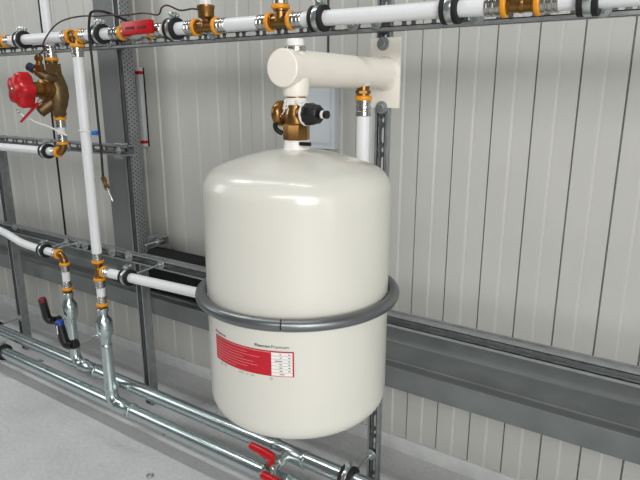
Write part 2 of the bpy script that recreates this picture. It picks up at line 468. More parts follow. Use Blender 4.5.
# ------------------------------------------------------------------ top pipe run
TY = 1.29
def tz(x): return 1.5705 - (x+2.3)*.009
def T(x): return V((x, TY, tz(x)))
XA = V((1, 0, -.009)).normalized()
PR = .019
t = fitting('pipe_coupling', 'brass coupling with orange collars cut by the left edge, on the topmost pipe', 'fitting', T(-2.392), [-XA, XA], PR, 'brass pipe couplings', start=.024)
part('pipe_end', MB().tube([T(-4.0), T(-2.459)], PR), M['pipe_white'], t, 'white pipe end')
pipe('water_pipe', 'white pipe between the left-edge coupling and the first brass tee', [T(-2.332), T(-1.978)], PR)
fitting('pipe_tee', 'brass tee with orange collars feeding the long white riser down', 'fitting', T(-1.903), [-XA, XA, (0, 0, -1)], PR, 'brass pipe tees')
pipe('water_pipe', 'short white pipe through the clamp left of the red-handled valve', [T(-1.836), T(-1.700)], PR)
clamp('pipe clamp at the upper left, just right of the left-edge coupling', T(-2.246), XA, PR, (-2.246, RY, tz(-2.246)))
clamp('pipe clamp between the riser tee and the red-handled valve, under the black cable loop', T(-1.765), XA, PR, (-1.765, RY, tz(-1.765)))

# red-handled ball valve
c = T(-1.575)
v = thing('ball_valve', 'nickel ball valve with a flat red handle on the topmost pipe', 'valve', c, None)
part('valve_body', MB().lathe(c - XA*.062, XA, [(0, .019), (.004, .021), (.03, .021), (.036, .026), (.05, .030), (.074, .030), (.088, .026), (.094, .021), (.12, .021), (.124, .019)], 32), M['steel'], v)
for s in (-1, 1): socket(v, c, XA*s, PR, start=.064, sl=.05)
part('stem', MB().cyl(c, c+V((0, -.036, 0)), .011).hexa(c+V((0, -.034, 0)), c+V((0, -.0405, 0)), .012), M['zinc'], v)
h0 = c + V((.064, -.050, .004))
hd = part('handle', MB().box(h0+V((-.069, -.008, -.0195)), h0+V((.066, .010, .0205)), .004).box(c+V((-.018, -.046, -.018)), c+V((.018, -.036, .022)), .002), M['red'], v)
b = MB()
for x0, x1 in ((-.048, -.006), (.008, .050)): b.box(h0+V((x0, -.0088, -.004)), h0+V((x1, -.0078, .004)), .0003)
part('moulded_mark', b, M['red_dark'], hd)

pipe('water_pipe', 'short white pipe through the clamp right of the red-handled valve', [T(-1.455), T(-1.345)], PR)
clamp('pipe clamp between the red-handled valve and the tee with a bare brass cup', T(-1.405), XA, PR, (-1.405, RY, tz(-1.405)))
c = T(-1.266)
t2 = fitting('pipe_tee', 'brass tee whose upright branch is a bare threaded brass cup', 'fitting', c, [-XA, XA], PR, 'brass pipe tees', start=.036)
part('threaded_cup', MB().lathe(c, (0, 0, 1), [(0, .012), (.017, .012), (.021, .015), (.025, .0225), (.029, .0235), (.047, .0235), (.050, .0255), (.058, .0255), (.059, .0215)], 32), M['brass'], t2)
pipe('water_pipe', 'short white pipe end rising out of the bare brass cup', [c+V((0, 0, .0588)), c+V((0, 0, .16))], .0185)
pipe('water_pipe', 'white pipe between the tee with the brass cup and the tee with the upward branch', [T(-1.195), T(-1.060)], PR)
c = T(-.993)
fitting('pipe_tee', 'brass tee with an orange-collared branch going up above the cream arm', 'fitting', c, [-XA, XA, (0, 0, 1)], PR, 'brass pipe tees', start=.030)
pipe('water_pipe', 'white pipe rising out of the frame from the tee above the vessel', [c+V((0, 0, .073)), c+V((0, 0, .6))], PR)
pipe('water_pipe', 'long white pipe carried by two clamps above the cream mounting plate', [T(-.921), T(-.435)], PR)
clamp('pipe clamp above the cap of the cream horizontal arm', T(-.868), XA, PR, (-.868, RY, tz(-.868)))
clamp('pipe clamp at the top right, left of the long brass coupling', T(-.514), XA, PR, (-.514, RY, tz(-.514)))
fitting('pipe_coupling', 'long brass coupling between two orange collars at the top right', 'fitting', T(-.362), [-XA, XA], .020, 'brass pipe couplings', start=.028, sl=.036)
pipe('water_pipe', 'white pipe leaving the frame at the top right corner', [T(-.290), T(.72)], PR)
clamp('pipe clamp nearest the top right corner', T(-.232), XA, PR, (-.232, RY, tz(-.232)))

# ------------------------------------------------------------------ riser under the first tee
RX, RYY = -1.909, 1.29
top = T(-1.903)
pipe('water_pipe', 'long white vertical riser from the top tee to the lower brass tee', [top+V((0, 0, -.069)), (RX, RYY, .772)], PR)
c4 = V((RX, RYY, .702))
fitting('pipe_tee', 'lower brass tee branching the riser to the right, above its ball valve', 'fitting', c4, [(0, 0, 1), (1, 0, 0), (0, 0, -1)], .0175, 'brass pipe tees', start=.030, sl=.030)

def nipple(name_label, x, y, z0, z1):
    """short white pipe with steel sleeves and the orange collar that screws into the valve"""
    t = thing('pipe_nipple', name_label, 'pipe', (x, y, z1), 'short pipe connectors')
    part('pipe_wall', MB().cyl((x, y, z0), (x, y, z1+.03), .0165), M['pipe_white'], t)
    part('sleeve', MB().lathe((x, y, z1+.034), (0, 0, 1), sleeve_prof(.030, .0188)), M['steel'], t)
    part('collar', MB().lathe((x, y, z1+.022), (0, 0, 1), collar_prof(.0235, .013)), M['orange'], t)
    part('threaded_end', MB().cyl((x, y, z1), (x, y, z1+.024), .0165).hexa((x, y, z1+.008), (x, y, z1+.018), .021), M['brass'], t)
    return t
nipple('short white pipe connector under the lower brass tee of the riser', RX, RYY, .630, .532)

def steel_valve(label, x, y, ztop, stem_len, hub_z, tipcol, tipname, lx, lh, ty=0.):
    """galvanised ball valve: egg-shaped body, stem pointing out, crank lever"""
    t = thing('ball_valve', label, 'valve', (x, y, ztop-.19), 'galvanised ball valves')
    part('valve_body', MB().lathe((x, y, ztop), (0, 0, -1), [(0, .0195), (.003, .0225), (.014, .0225), (.017, .019), (.034, .019), (.050, .029), (.058, .0325), (.104, .0325), (.116, .029), (.130, .0215), (.140, .0195), (.160, .0195)], 32), M['pipe_galv'], t)
    part('stem_boss', MB().hexa((x, y-.027, hub_z), (x, y-.040, hub_z), .013), M['zinc'], t)
    part('stem', MB().cyl((x, y-.03, hub_z), (x, y-stem_len, hub_z), .0058, seg=16), M['zinc'], t)
    hy = y-stem_len
    lv = part('lever', MB().lathe((x, hy+.012, hub_z), (0, -1, 0), [(0, .016), (.002, .0185), (.022, .0185), (.026, .014)], 24)
              .tube([(x, hy-.006, hub_z), (x-.020, hy-.010, hub_z-.004), (x-.034, hy-.014-ty*.25, hub_z-.001), (x-.0405, hy-.017-ty*.4, hub_z+.014), (x-.052+lx, hy-.022-ty, hub_z+lh)], [.016, .0185, .0185, .0180, .0165], 14), M['black'], t)
    e = V((x-.052+lx, hy-.022-ty, hub_z+lh))
    part('grip_tip', MB().tube([e+V((.001, .0005, -.004)), e+V((-.0012, -ty*.12, .010)), e+V((-.0018, -ty*.16, .014))], [.0169, .0165, .011], 14), tipcol, lv, tipname)
    part('printed_mark', MB().box((x-.046, hy-.0385, hub_z+.044), (x-.042, hy-.0340, hub_z+.078), .0003), M['labelwhite'], lv)
    return t
steel_valve('galvanised ball valve below the riser, with a long stem and black lever', RX, RYY, .545, .135, .440, M['blue'], 'blue tip', .002, .080)

# ------------------------------------------------------------------ floor pipes
LX0 = -2.240
P1Y, P1Z, P2Y, P2Z, FR = 1.352, .190, 1.29, .128, .0265
for y, z, x0, x1, lab in ((P1Y, P1Z, -4, LX0+.051, 'rear galvanised floor pipe left of the press elbow'), (P1Y, P1Z, LX0+.165, -1.099, 'rear galvanised floor pipe between the press elbow and its drain cock'),
                         (P1Y, P1Z, -.961, .75, 'rear galvanised floor pipe under the vessel, through the clamp on the post'),
                         (P2Y, P2Z, -4, RX+.041, 'front galvanised floor pipe left of the riser press tee'), (P2Y, P2Z, RX+.135, -.994, 'front galvanised floor pipe between the riser press tee and its drain cock'),
                         (P2Y, P2Z, -.856, .75, 'front galvanised floor pipe beyond its drain cock at the bottom edge')):
    pipe('header_pipe', lab, [(x0, y, z), (x1, y, z)], FR, 'galvanised floor pipes', M['pipe_galv'])

def press_tee(label, x, y, z, ztop):
    """swept press tee: riser stub curving into a short socket round the header"""
    t = thing('press_tee', label, 'fitting', (x, y, z), 'galvanised press tees')
    part('riser_stub', MB().lathe((x, y, ztop), (0, 0, -1), [(0, .0215), (.004, .0235), (.010, .0235), (.013, .0205), (.03, .021), (ztop-z-.075, .0245), (ztop-z-.068, .0275), (ztop-z-.058, .0275), (ztop-z-.055, .025), (ztop-z-.045, .025)], 28), M['pipe_galv'], t)
    pts = [(x, y, z+.047)] + [(x+.055*(1-math.cos(a)), y, z+.045-.045*math.sin(a)) for a in [k*PI/2/8 for k in range(1, 9)]]
    part('swept_branch', MB().tube(pts, .0262), M['pipe_galv'], t)
    part('socket', MB().lathe((x+.04, y, z), (1, 0, 0), [(0, FR+.001), (.003, FR+.005), (.012, FR+.005), (.016, FR+.002), (.08, FR+.002), (.084, FR+.005), (.093, FR+.005), (.096, FR+.001)], 32), M['pipe_galv'], t)
    return t
press_tee('press tee joining the riser valve to the front galvanised pipe', RX, RYY, P2Z, .390)

# left riser with its own valve
LX, LY = -2.240, 1.352
el = V((LX, LY, .694))
fitting('pipe_elbow', 'brass elbow turning the curved white feed pipe down to the left ball valve', 'fitting', el, [(-1, 0, 0), (0, 0, -1)], .0165, 'brass pipe elbows', start=.032, sl=.03, elbow=True)
pts = [(-4.0, LY+.02, .724), (-2.80, LY+.02, .728), (-2.75, LY+.014, .726), (-2.70, LY+.009, .722), (-2.64, LY+.004, .713), (-2.58, LY, .704), (-2.52, LY, .698), (-2.45, LY, .695), (-2.305, LY, .694)]
pipe('water_pipe', 'curved white feed pipe entering from the left edge to the lower elbow', pts, .0172)
clamp('pipe clamp on the curved feed pipe beside the lower left elbow', (-2.385, LY, .6945), (1, 0, -.006), .0172, (-2.385, LYF, .708))
washer_bolt(r_low, -2.303, .715, .021, LYF)
b = MB().cyl((-2.303, LYF, .715), (-2.303, 1.372, .715), .005, seg=12); part('threaded_rod', b, M['zinc'], r_low)
washer_bolt(r_low, -2.826, .721, .017, LYF)
nipple('short white pipe connector under the lower left elbow', LX, LY, .623, .515)
steel_valve('galvanised ball valve on the left, with a red-tipped black lever', LX, LY, .525, .060, .416, M['red_dark'], 'dark red tip', .030, .098, .024)
t = thing('press_elbow', 'galvanised press elbow joining the left ball valve to the rear pipe', 'fitting', (LX, LY, P1Z), 'galvanised press tees')
part('elbow_bend', MB().tube([(LX, LY, .372), (LX, LY, .27)] + [(LX+.055*(1-math.cos(a)), LY, P1Z+.05-.05*math.sin(a)) for a in [k*PI/2/8 for k in range(0, 9)]], [.0205, .0205] + [.0235]*9), M['pipe_galv'], t)
part('socket', MB().lathe((LX+.05, LY, P1Z), (1, 0, 0), [(0, FR+.001), (.003, FR+.005), (.012, FR+.005), (.016, FR+.002), (.10, FR+.002), (.104, FR+.005), (.113, FR+.005), (.116, FR+.001)], 32), M['pipe_galv'], t)

def floor_clamp(label, x, y, z, rubber):
    t = clamp(label, (x, y, z), (1, 0, 0), FR, (x, PF-.0005, z), screw=True)
    return t
floor_clamp('black-lined clamp holding the rear galvanised pipe at the far left post', -2.962, P1Y, P1Z, True)
t = clamp('black-lined clamp at the left edge holding the front galvanised pipe', (-2.765, P2Y, P2Z), (1, 0, 0), FR, None)
part('support_leg', MB().box((-2.780, 1.44, 0), (-2.750, 1.48, .005), .001).cyl((-2.765, 1.46, .004), (-2.765, P2Y+.032, P2Z-.024), .005, seg=12), M['zinc'], t)
floor_clamp('pipe clamp fixing the rear galvanised pipe to the post behind the vessel', -.800, P1Y, P1Z, False)

def press_socket(label, x0, x1, y, z):
    t = MB().lathe((x0, y, z), (1, 0, 0), [(0, FR+.0006), (.003, FR+.005), (.012, FR+.005), (.016, FR+.002), (x1-x0-.016, FR+.002), (x1-x0-.012, FR+.005), (x1-x0-.003, FR+.005), (x1-x0, FR+.0006)], 32)
    return t

def drain(label, x, y, z, grp, lift=0., out=.098):
    """press branch on the header with a small drain cock: nickel body, red lever, hose spout"""
    t = thing('drain_cock', label, 'valve', (x, y, z), grp)
    part('branch_socket', press_socket('', x-.065, x+.075, y, z), M['pipe_galv'], t)
    part('branch_neck', MB().cyl((x, y-.02, z), (x, y-.062, z), .0185).hexa((x, y-.05, z), (x, y-.070, z), .0225), M['zinc'], t)
    part('cock_body', MB().cyl((x, y-.068, z), (x, y-.115, z), .017).sphere((x, y-.096, z), .024).hexa((x, y-.110, z), (x, y-.122, z), .023), M['steel'], t)
    part('spout', MB().lathe((x, y-.121, z), (0, -1, -.35), [(0, .016), (.010, .016), (.012, .020), (.022, .020), (.024, .015)], 20), M['steel'], t)
    part('lever', MB().cyl((x, y-out, z+.016), (x, y-out, z+.046+lift), .013).tube([(x+.012, y-out, z+.042+lift), (x-.015, y-out-.001, z+.046+lift), (x-.045, y-out-.002, z+.052+lift), (x-.082, y-out-.003, z+.055+lift)], [.014, .0165, .0135, .012], 14), M['red'], t)
    return t
drain('red-levered drain cock on the rear pipe under the vessel', -1.035, P1Y, P1Z, 'drain cocks')
drain('red-levered drain cock on the front pipe at the bottom edge', -.930, P2Y, P2Z, 'drain cocks', .036, .104)

# ------------------------------------------------------------------ branch to the vessel
BZ = .708
pipe('water_pipe', 'white branch pipe from the lower tee passing behind the vessel and rising to the arm',
     bend((RX+.073, RYY, c4.z), (-.766, 1.345, BZ), (-.766, 1.345, 1.316), .06), .0182)
clamp('pipe clamp on the branch pipe between the lower tee and the vessel', (-1.742, RYY+.0048, c4.z+.0005), (1, .0514, .0056), .0182, (-1.750, LYF, .709))

# ------------------------------------------------------------------ balancing valve assembly
BX, BY = -2.166, 1.36
pipe('water_pipe', 'white pipe dropping from above the frame behind the top pipe to the bronze valve', [(-2.192, BY, 2.3), (-2.180, BY, 1.545)], .0185)
bv = thing('balancing_valve', 'bronze balancing valve with a red star handwheel on the left', 'valve', (BX, BY, 1.26))
part('collar', MB().lathe((BX-.012, BY, 1.494), (0, 0, 1), collar_prof(.0245)), M['orange'], bv)
part('sleeve', MB().lathe((BX-.013, BY, 1.505), (0, 0, 1), sleeve_prof(.045, .021)), M['steel'], bv)
b = MB().lathe((BX-.010, BY, 1.500), (0, 0, -1), [(0, .017), (.004, .020), (.012, .020), (.014, .017), (.02, .017)], 24)
b.hexa((BX-.010, BY, 1.482), (BX-.008, BY, 1.446), .032)
b.tube([(BX-.008, BY, 1.452), (BX-.002, BY, 1.432), (BX+.004, BY, 1.395), (BX+.004, BY, 1.36), (BX, BY, 1.325), (BX, BY, 1.30)], [.025, .030, .038, .040, .034, .024], 24)
b.cyl((BX+.014, BY-.012, 1.425), (BX+.020, BY-.046, 1.425), .018, bev=.002)
b.tube([(BX, BY-.01, 1.385), (BX, BY-.035, 1.385)], [.036, .034], 24)
b.hexa((BX, BY, 1.314), (BX, BY, 1.284), .029)
b.cyl((BX, BY, 1.286), (BX, BY, 1.2795), .020)
b.tube([(BX-.005, BY-.01, 1.345), (BX-.018, BY-.04, 1.322), (BX-.026, BY-.058, 1.308)], [.026, .025, .025], 20)
b.tube([(BX-.006, BY-.012, 1.42), (BX-.024, BY-.035, 1.440), (BX-.040, BY-.050, 1.456)], [.024, .021, .018], 18)
part('valve_body', b, M['bronze'], bv)
part('bonnet', MB().lathe((BX, BY-.03, 1.385), (0, -1, 0), [(0, .038), (.008, .040), (.016, .040), (.019, .034), (.028, .034), (.032, .038), (.036, .038), (.040, .028), (.072, .028)], 28), M['brass'], bv)
b = MB().lathe((BX-.026, BY-.056, 1.309), V((-.3, -.8, -.5)), [(0, .021), (.003, .0255), (.012, .0255), (.013, .016), (.008, .015)], 24, cap=True)
part('drain_port', b, M['bronze'], bv)
part('port_bore', MB().lathe((BX-.0304, BY-.068, 1.3015), V((-.3, -.8, -.5)), [(0, .0152), (.0006, .0152)], 20), M['black'], bv)
hw = part('handwheel', MB().lathe((BX-.014, BY-.096, 1.383), (-.06, -1, .0), [(0, .032), (.006, .050), (.016, .060), (.050, .060), (.062, .054), (.070, .040), (.072, .02)], 60, lobes=(5, .15)), M['red'], bv)
part('centre_screw', MB().lathe((BX-.0178, BY-.1665, 1.383), (-.06, -1, 0), [(0, .009), (.004, .009), (.005, .007)], 16), M['steel'], hw)
part('pressure_port', MB().tube([(BX-.036, BY-.046, 1.450), (BX-.050, BY-.056, 1.462)], [.0135, .0135], 14), M['brass'], bv)
part('port_cap', MB().lathe((BX-.047, BY-.054, 1.459), V((-.72, -.42, .5)), [(0, .014), (.002, .0165), (.028, .0165), (.032, .013)], 18), M['navy'], bv, 'dark blue cap')
b = MB().hexa((BX-.024, BY-.046, 1.455), (BX-.020, BY-.05, 1.480), .019).cyl((BX-.020, BY-.05, 1.478), (BX-.014, BY-.052, 1.515), .0115).hexa((BX-.017, BY-.051, 1.494), (BX-.015, BY-.052, 1.509), .0175)
part('tube_connector', b, M['brass'], bv)
t = thing('pipe_nipple', 'short white pipe connector between the bronze valve and the elbow under it', 'pipe', (BX, BY, 1.18), 'short pipe connectors')
part('pipe_wall', MB().cyl((BX, BY, 1.209), (BX, BY, 1.27), .0168), M['pipe_white'], t)
part('sleeve', MB().lathe((BX, BY, 1.238), (0, 0, 1), sleeve_prof(.030, .019)), M['steel'], t)
part('collar', MB().lathe((BX, BY, 1.267), (0, 0, 1), collar_prof(.0235)), M['orange'], t)
el2 = V((BX, BY, 1.138))
fitting('pipe_elbow', 'brass elbow under the bronze valve, in front of the middle rail', 'fitting', el2, [(-1, 0, 0), (0, 0, 1)], .0165, 'brass pipe elbows', start=.032, sl=.03, elbow=True)
pipe('water_pipe', 'white horizontal pipe under the middle rail at the left edge', [(-4.0, BY, 1.130), (-2.236, BY, 1.138)], .0172)
clamp('pipe clamp left of the elbow under the bronze valve', (-2.288, BY, 1.1375), (1, 0, 0), .0172, (-2.288, RY, 1.145))

# capillary tube, sensor cable, tie and tag
cap = thing('capillary_tube', 'thin dark capillary tube arching from the bronze valve over to the brass cup', 'tube', (-2.06, 1.25, 1.52))
raw = [(BX-.014, BY-.052, 1.512), (-2.10, 1.285, 1.53), (-2.045, 1.25, 1.545), (-1.983, 1.238, 1.577), (-1.93, 1.236, 1.602), (-1.869, 1.236, 1.615), (-1.80, 1.250, 1.622), (-1.735, 1.266, 1.619), (-1.652, 1.262, 1.617), (-1.60, 1.262, 1.612), (-1.52, 1.275, 1.6145), (-1.44, 1.262, 1.603), (-1.40, 1.243, 1.618), (-1.373, 1.243, 1.622), (-1.33, 1.25, 1.606), (-1.30, 1.266, 1.610), (-1.284, 1.274, 1.608)]
def smooth(pts, n=5):
    pts = [V(p) for p in pts]; out = []
    for i in range(len(pts)-1):
        p0, p1, p2, p3 = pts[max(0, i-1)], pts[i], pts[i+1], pts[min(len(pts)-1, i+2)]
        for k in range(n):
            t = k/n
            out.append(.5*((2*p1) + (p2-p0)*t + (2*p0-5*p1+4*p2-p3)*t*t + (3*p1-p0-3*p2+p3)*t**3))
    return out + [pts[-1]]
part('tube_run', MB().tube(smooth(raw), .0026, 10), M['brown'], cap)
sc = thing('sensor_cable', 'black sensor cable looped over the top rail and hanging beside the riser', 'cable', (-1.768, 1.25, 1.0))
raw = [(-1.69, 1.50, 1.583), (-1.695, 1.46, 1.584), (-1.70, 1.40, 1.594), (-1.705, 1.33, 1.618), (-1.712, 1.27, 1.632), (-1.735, 1.244, 1.630), (-1.752, 1.243, 1.607), (-1.764, 1.245, 1.56), (-1.768, 1.25, 1.481), (-1.767, 1.25, 1.383), (-1.767, 1.25, 1.282), (-1.766, 1.25, 1.179), (-1.769, 1.25, 1.08)]
part('cable_run', MB().tube(smooth(raw), .0042, 12), M['cable'], sc)
b = MB().hexa((-1.770, 1.25, 1.082), (-1.762, 1.25, 1.066), .010).cyl((-1.764, 1.25, 1.068), (-1.754, 1.25, 1.050), .007, seg=16).hexa((-1.757, 1.25, 1.055), (-1.750, 1.25, 1.043), .0105)
part('threaded_gland', b, M['brass'], sc)
part('probe_tip', MB().tube([(-1.750, 1.25, 1.044), (-1.728, 1.25, 1.003), (-1.726, 1.25, .999)], [.0032, .003, .0012], 12), M['zinc'], sc)
ti = thing('cable_tie', 'white tie with a blue clip holding the black cable to the riser', 'tie', (RX, 1.27, 1.238))
part('strap', MB().torus((RX+.0005, RYY, 1.238), (.12, 0, 1), .0205, .0016, 32, 8).tube([(RX-.01, RYY-.0195, 1.238), (-1.87, 1.258, 1.242), (-1.80, 1.244, 1.240)], .0018, 8), M['labelwhite'], ti)
part('clip', MB().box((-1.798, 1.238, 1.230), (-1.774, 1.262, 1.245), .003), M['bluebright'], ti, 'bright blue clip')
tg = thing('valve_tag', 'red tag on a white strip hanging under the red handwheel', 'tag', (-2.2, 1.25, 1.26))
part('tag_flag', MB().prism([(-2.135, 1.262, 1.330), (-2.150, 1.256, 1.334), (-2.262, 1.246, 1.262), (-2.255, 1.250, 1.258)], (0, .003, .004)), M['red'], tg)
part('tag_strip', MB().tube(smooth([(-2.215, 1.262, 1.276), (-2.18, 1.268, 1.262), (-2.13, 1.285, 1.247), (-2.08, 1.30, 1.226), (-2.055, 1.31, 1.214)]), .0035, 8), M['labelwhite'], tg)
part('tag_wire', MB().tube(smooth([(-2.150, 1.258, 1.331), (-2.160, 1.275, 1.345), (-2.165, 1.29, 1.362)]), .0018, 8), M['zinc'], tg)
part('eyelet', MB().torus((-2.272, 1.252, 1.303), (.3, 1, .2), .009, .0026, 20, 8).tube([(-2.266, 1.254, 1.296), (-2.235, 1.254, 1.282), (-2.215, 1.256, 1.291)], .002, 8), M['zinc'], tg)

# ------------------------------------------------------------------ expansion vessel
TX, TYY, TR = -.767, 1.047, .2135
tk = thing('expansion_vessel', 'large cream expansion vessel with a red label, hung in a grey ring', 'tank', (TX, TYY, .52))
prof = []
ZS, ZT = 1.163, 1.2545          # shoulder and crown
cr = .055
# bottom dish
zb, zbs = .611, .679
prof += [(zb, 0), (zb+.001, .05), (zb+.005, .10), (zb+.013, .145)]
for k in range(1, 9):
    a = k/8*PI/2; prof.append((zbs - (zbs-zb-.014)*math.cos(a), .150 + (TR-.150)*math.sin(a)))
prof += [(zbs+.05, TR), (.9, TR), (ZS-.02, TR)]
n = 10
for k in range(n+1):
    a = k/n*math.radians(68)
    prof.append((ZS + cr*math.sin(a), TR - cr + cr*math.cos(a)))
z1, r1 = prof[-1]
for k in range(1, 9):
    u = k/8; r = r1*(1-u)
    prof.append((ZT - (ZT-z1)*(r/r1)**1.75, r))
part('shell', MB().lathe((TX, TYY, 0), (0, 0, 1), prof, 96), M['tank'], tk)
part('outlet_neck', MB().lathe((TX, TYY, ZT-.006), (0, 0, 1), [(0, .031), (.006, .030), (.010, .0285), (.022, .0285), (.024, .0265)], 32), M['labelwhite'], tk)
b = MB().box((TX+.026, TYY-.026, ZT+.008), (TX+.052, TYY-.016, ZT+.016), .001)
part('neck_clip', b, M['black'], tk)

# label, bent round the shell
u0, t0 = V((.591, -.806, 0)), V((.806, .591, 0))
def wrap(s, z, lift):
    r = TR + lift; a = s/TR
    return V((TX, TYY, 0)) + (u0*math.cos(a) + t0*math.sin(a))*r + V((0, 0, z + .003))
def patch(mb, s0, s1, z0, z1, lift, th=.0003):
    n = max(2, int((s1-s0)/.006)+1)
    F_ = [[mb.bm.verts.new(wrap(s0+(s1-s0)*i/n, z, l)) for i in range(n+1)] for z, l in ((z0, lift), (z1, lift), (z0, lift-th), (z1, lift-th))]
    for i in range(n):
        mb.bm.faces.new((F_[0][i], F_[0][i+1], F_[1][i+1], F_[1][i]))
        mb.bm.faces.new((F_[2][i], F_[3][i], F_[3][i+1], F_[2][i+1]))
        mb.bm.faces.new((F_[1][i], F_[1][i+1], F_[3][i+1], F_[3][i]))
        mb.bm.faces.new((F_[0][i], F_[2][i], F_[2][i+1], F_[0][i+1]))
    return mb
lb = part('label', patch(patch(patch(patch(MB(), -.2187, -.0577, .797, .8505, .0007), -.2187, -.0097, .8515, .8545, .0007), -.0130, -.0097, .797, .8545, .0009), -.0577, -.0097, .797, .7985, .0007), M['labelred'], tk, 'red printed label')
part('table', patch(MB(), -.0577, -.0130, .7985, .8512, .0006), M['labelwhite'], lb, 'white ruled table')
b = MB()
for k in range(1, 7): patch(b, -.0577, -.0130, .7985+k*.0075, .7990+k*.0075, .0009)
for k, (a0, a1) in enumerate(((-.040, -.030), (-.040, -.034), (-.041, -.034), (-.041, -.035), (-.050, -.034), (-.039, -.035), (-.040, -.036))):
    patch(b, a0, a1, .8012+k*.0075, .8032+k*.0075, .0009)
    if k: patch(b, -.022, -.017, .8012+k*.0075, .8032+k*.0075, .0009)
part('table_rules', b, M['inkgrey'], lb)
b = MB()
for k, ln in enumerate((.07, .10, .125, .115, .09, .13, .10)):
    patch(b, -.214, -.214+ln, .8035+k*.0066, .8042+k*.0066, .0009)
part('printed_lines', b, M['inkpale'], lb)

def text_mesh(body, size, bold=0.):
    cu = bpy.data.curves.new('lettering', 'FONT'); cu.body = body; cu.size = size; cu.offset = bold; cu.resolution_u = 3
    o = bpy.data.objects.new('lettering', cu); COL.objects.link(o)
    dg = bpy.context.evaluated_depsgraph_get(); dg.update()
    me = bpy.data.meshes.new_from_object(o.evaluated_get(dg))
    bpy.data.objects.remove(o); bpy.data.curves.remove(cu)
    return me
def lettering(mb, body, s0, z0, width, height, bold=0.):
    me = text_mesh(body, 1., bold)
    xs = [v.co.x for v in me.vertices]; ys = [v.co.y for v in me.vertices]
    w = max(xs)-min(xs); x0 = min(xs); h = max(ys) - 0
    bm2 = bmesh.new(); bm2.from_mesh(me); bpy.data.meshes.remove(me)
    for v in bm2.verts: v.co = wrap(s0 + (v.co.x-x0)/w*width, z0 + v.co.y/h*height, .0009)
    mb.join(bm2)
part_b = MB(); lettering(part_b, 'Flexcon', -.0945, .8608, .034, .0062, .02); part('lettering', part_b, M['ink'], lb, 'bold black lettering'); part_b = MB()
lettering(part_b, 'Flamco', -.2085, .8595, .032, .0050, .02)
part('lettering', part_b, M['ink'], lb, 'small black lettering'); part_b = MB()
lettering(part_b, '|||||  ||  |||', -.1377, .7905, .039, .0026)
part('lettering', part_b, M['ink'], lb, 'tiny black lettering under the red panel')
part_b = MB(); lettering(part_b, 'Premium', -.0575, .8608, .037, .0062)
part('lettering', part_b, M['ink'], lb, 'thin black lettering')
for s, z in ((-.1968, .7905), (-.1815, .7915), (-.0587, .7905)):
    b = MB()
    for k in range(12):
        a = 2*PI*k/12; patch(b, s+.0024*math.cos(a)-.0005, s+.0024*math.cos(a)+.0005, z+.0024*math.sin(a)-.0005, z+.0024*math.sin(a)+.0005, .0008)
    part('small_symbol', b, M['inkgrey'], lb)
b = MB(); patch(b, -.2187, -.2125, .8600, .8650, .0009); part('logo', b, M['labelred'], lb)

# grey ring with a split at the front, held to the post behind
rg = thing('support_ring', 'grey tubular steel ring around the middle of the cream vessel', 'ring', (TX, TYY, .905))
RZ = .9215; RR = TR + .0142
fa, fu, fw = frame((0, 0, 1))
sp = u0*math.cos(-.032/TR) + t0*math.sin(-.032/TR)
ang = math.atan2(sp.dot(fw), sp.dot(fu)); gap = .006
part('ring_tube', MB().torus((TX, TYY, RZ), (0, 0, 1), RR, .0135, 120, 18, ang+gap, ang+2*PI-gap), M['ring'], rg)
cpt = V((TX, TYY, RZ)) + sp*RR; td = V((-sp.y, sp.x, 0))
part('joint_pin', MB().cyl(cpt-td*.006, cpt+td*.006, .009, seg=16), M['black'], rg)
part('bracket_arm', MB().box((-.838, TYY+RR+.003, RZ-.014), (-.808, PF-.005, RZ+.014), .002).box((-.85, PF-.007, RZ-.03), (-.765, PF-.0005, RZ+.03), .001), M['ring'], rg)

# brass cap valve between vessel and arm
cv = thing('cap_valve', 'brass cap valve with a black knob on top of the cream vessel', 'valve', (TX, TYY, ZT+.018))
zv = ZT + .018
part('hex_base', MB().lathe((TX, TYY, zv), (0, 0, 1), [(0, .0285), (.0015, .030), (.032, .030), (.036, .0275)], 8), M['brass'], cv)
b = MB().lathe((TX, TYY, zv+.034), (0, 0, 1), [(0, .026), (.012, .027), (.022, .026), (.034, .023), (.050, .0215), (.06, .0215)], 28)
b.cyl((TX-.008, TYY, zv+.057), (TX-.044, TYY, zv+.057), .019)
b.cyl((TX+.008, TYY, zv+.057), (TX+.034, TYY-.006, zv+.057), .021)
part('valve_body', b, M['brass'], cv)
part('side_cap', MB().lathe((TX-.030, TYY, zv+.057), (-1, 0, 0), [(0, .022), (.003, .0265), (.008, .0285), (.016, .0285), (.021, .025), (.023, .017)], 28), M['brass'], cv)
kd = V((1, -.10, 0)).normalized(); kc = V((TX+.030, TYY-.006, zv+.057))
part('knob_seal', MB().lathe(kc, kd, [(0, .0225), (.001, .0255), (.004, .0255), (.005, .023)], 28), M['labelwhite'], cv)
kb = part('knob', MB().lathe(kc+kd*.004, kd, [(0, .0225), (.002, .0238), (.014, .0238), (.018, .0215), (.032, .0195), (.036, .016)], 48, lobes=(10, .035)), M['black'], cv)
q = kc + kd*.041
part('knob_tag', MB().cyl(q - kd*.004, q+kd*.020, .0088, seg=14), M['black'], kb)
part('tag_stripe', MB().cyl(q+kd*.006, q+kd*.013, .0091, seg=14), M['labelwhite'], kb)
part('retaining_strap', MB().tube(smooth([(TX-.048, TYY-.010, zv+.040), (TX-.046, TYY-.018, zv+.030), (TX-.038, TYY-.020, zv+.020), (TX-.027, TYY-.016, zv+.014)]), .0055, 10), M['black'], cv)
part('strap_end', MB().tube(smooth([(TX+.012, TYY-.018, zv+.086), (TX+.022, TYY-.024, zv+.080), (TX+.034, TYY-.026, zv+.074)]), .003, 10), M['labelwhite'], cv)
b = MB()
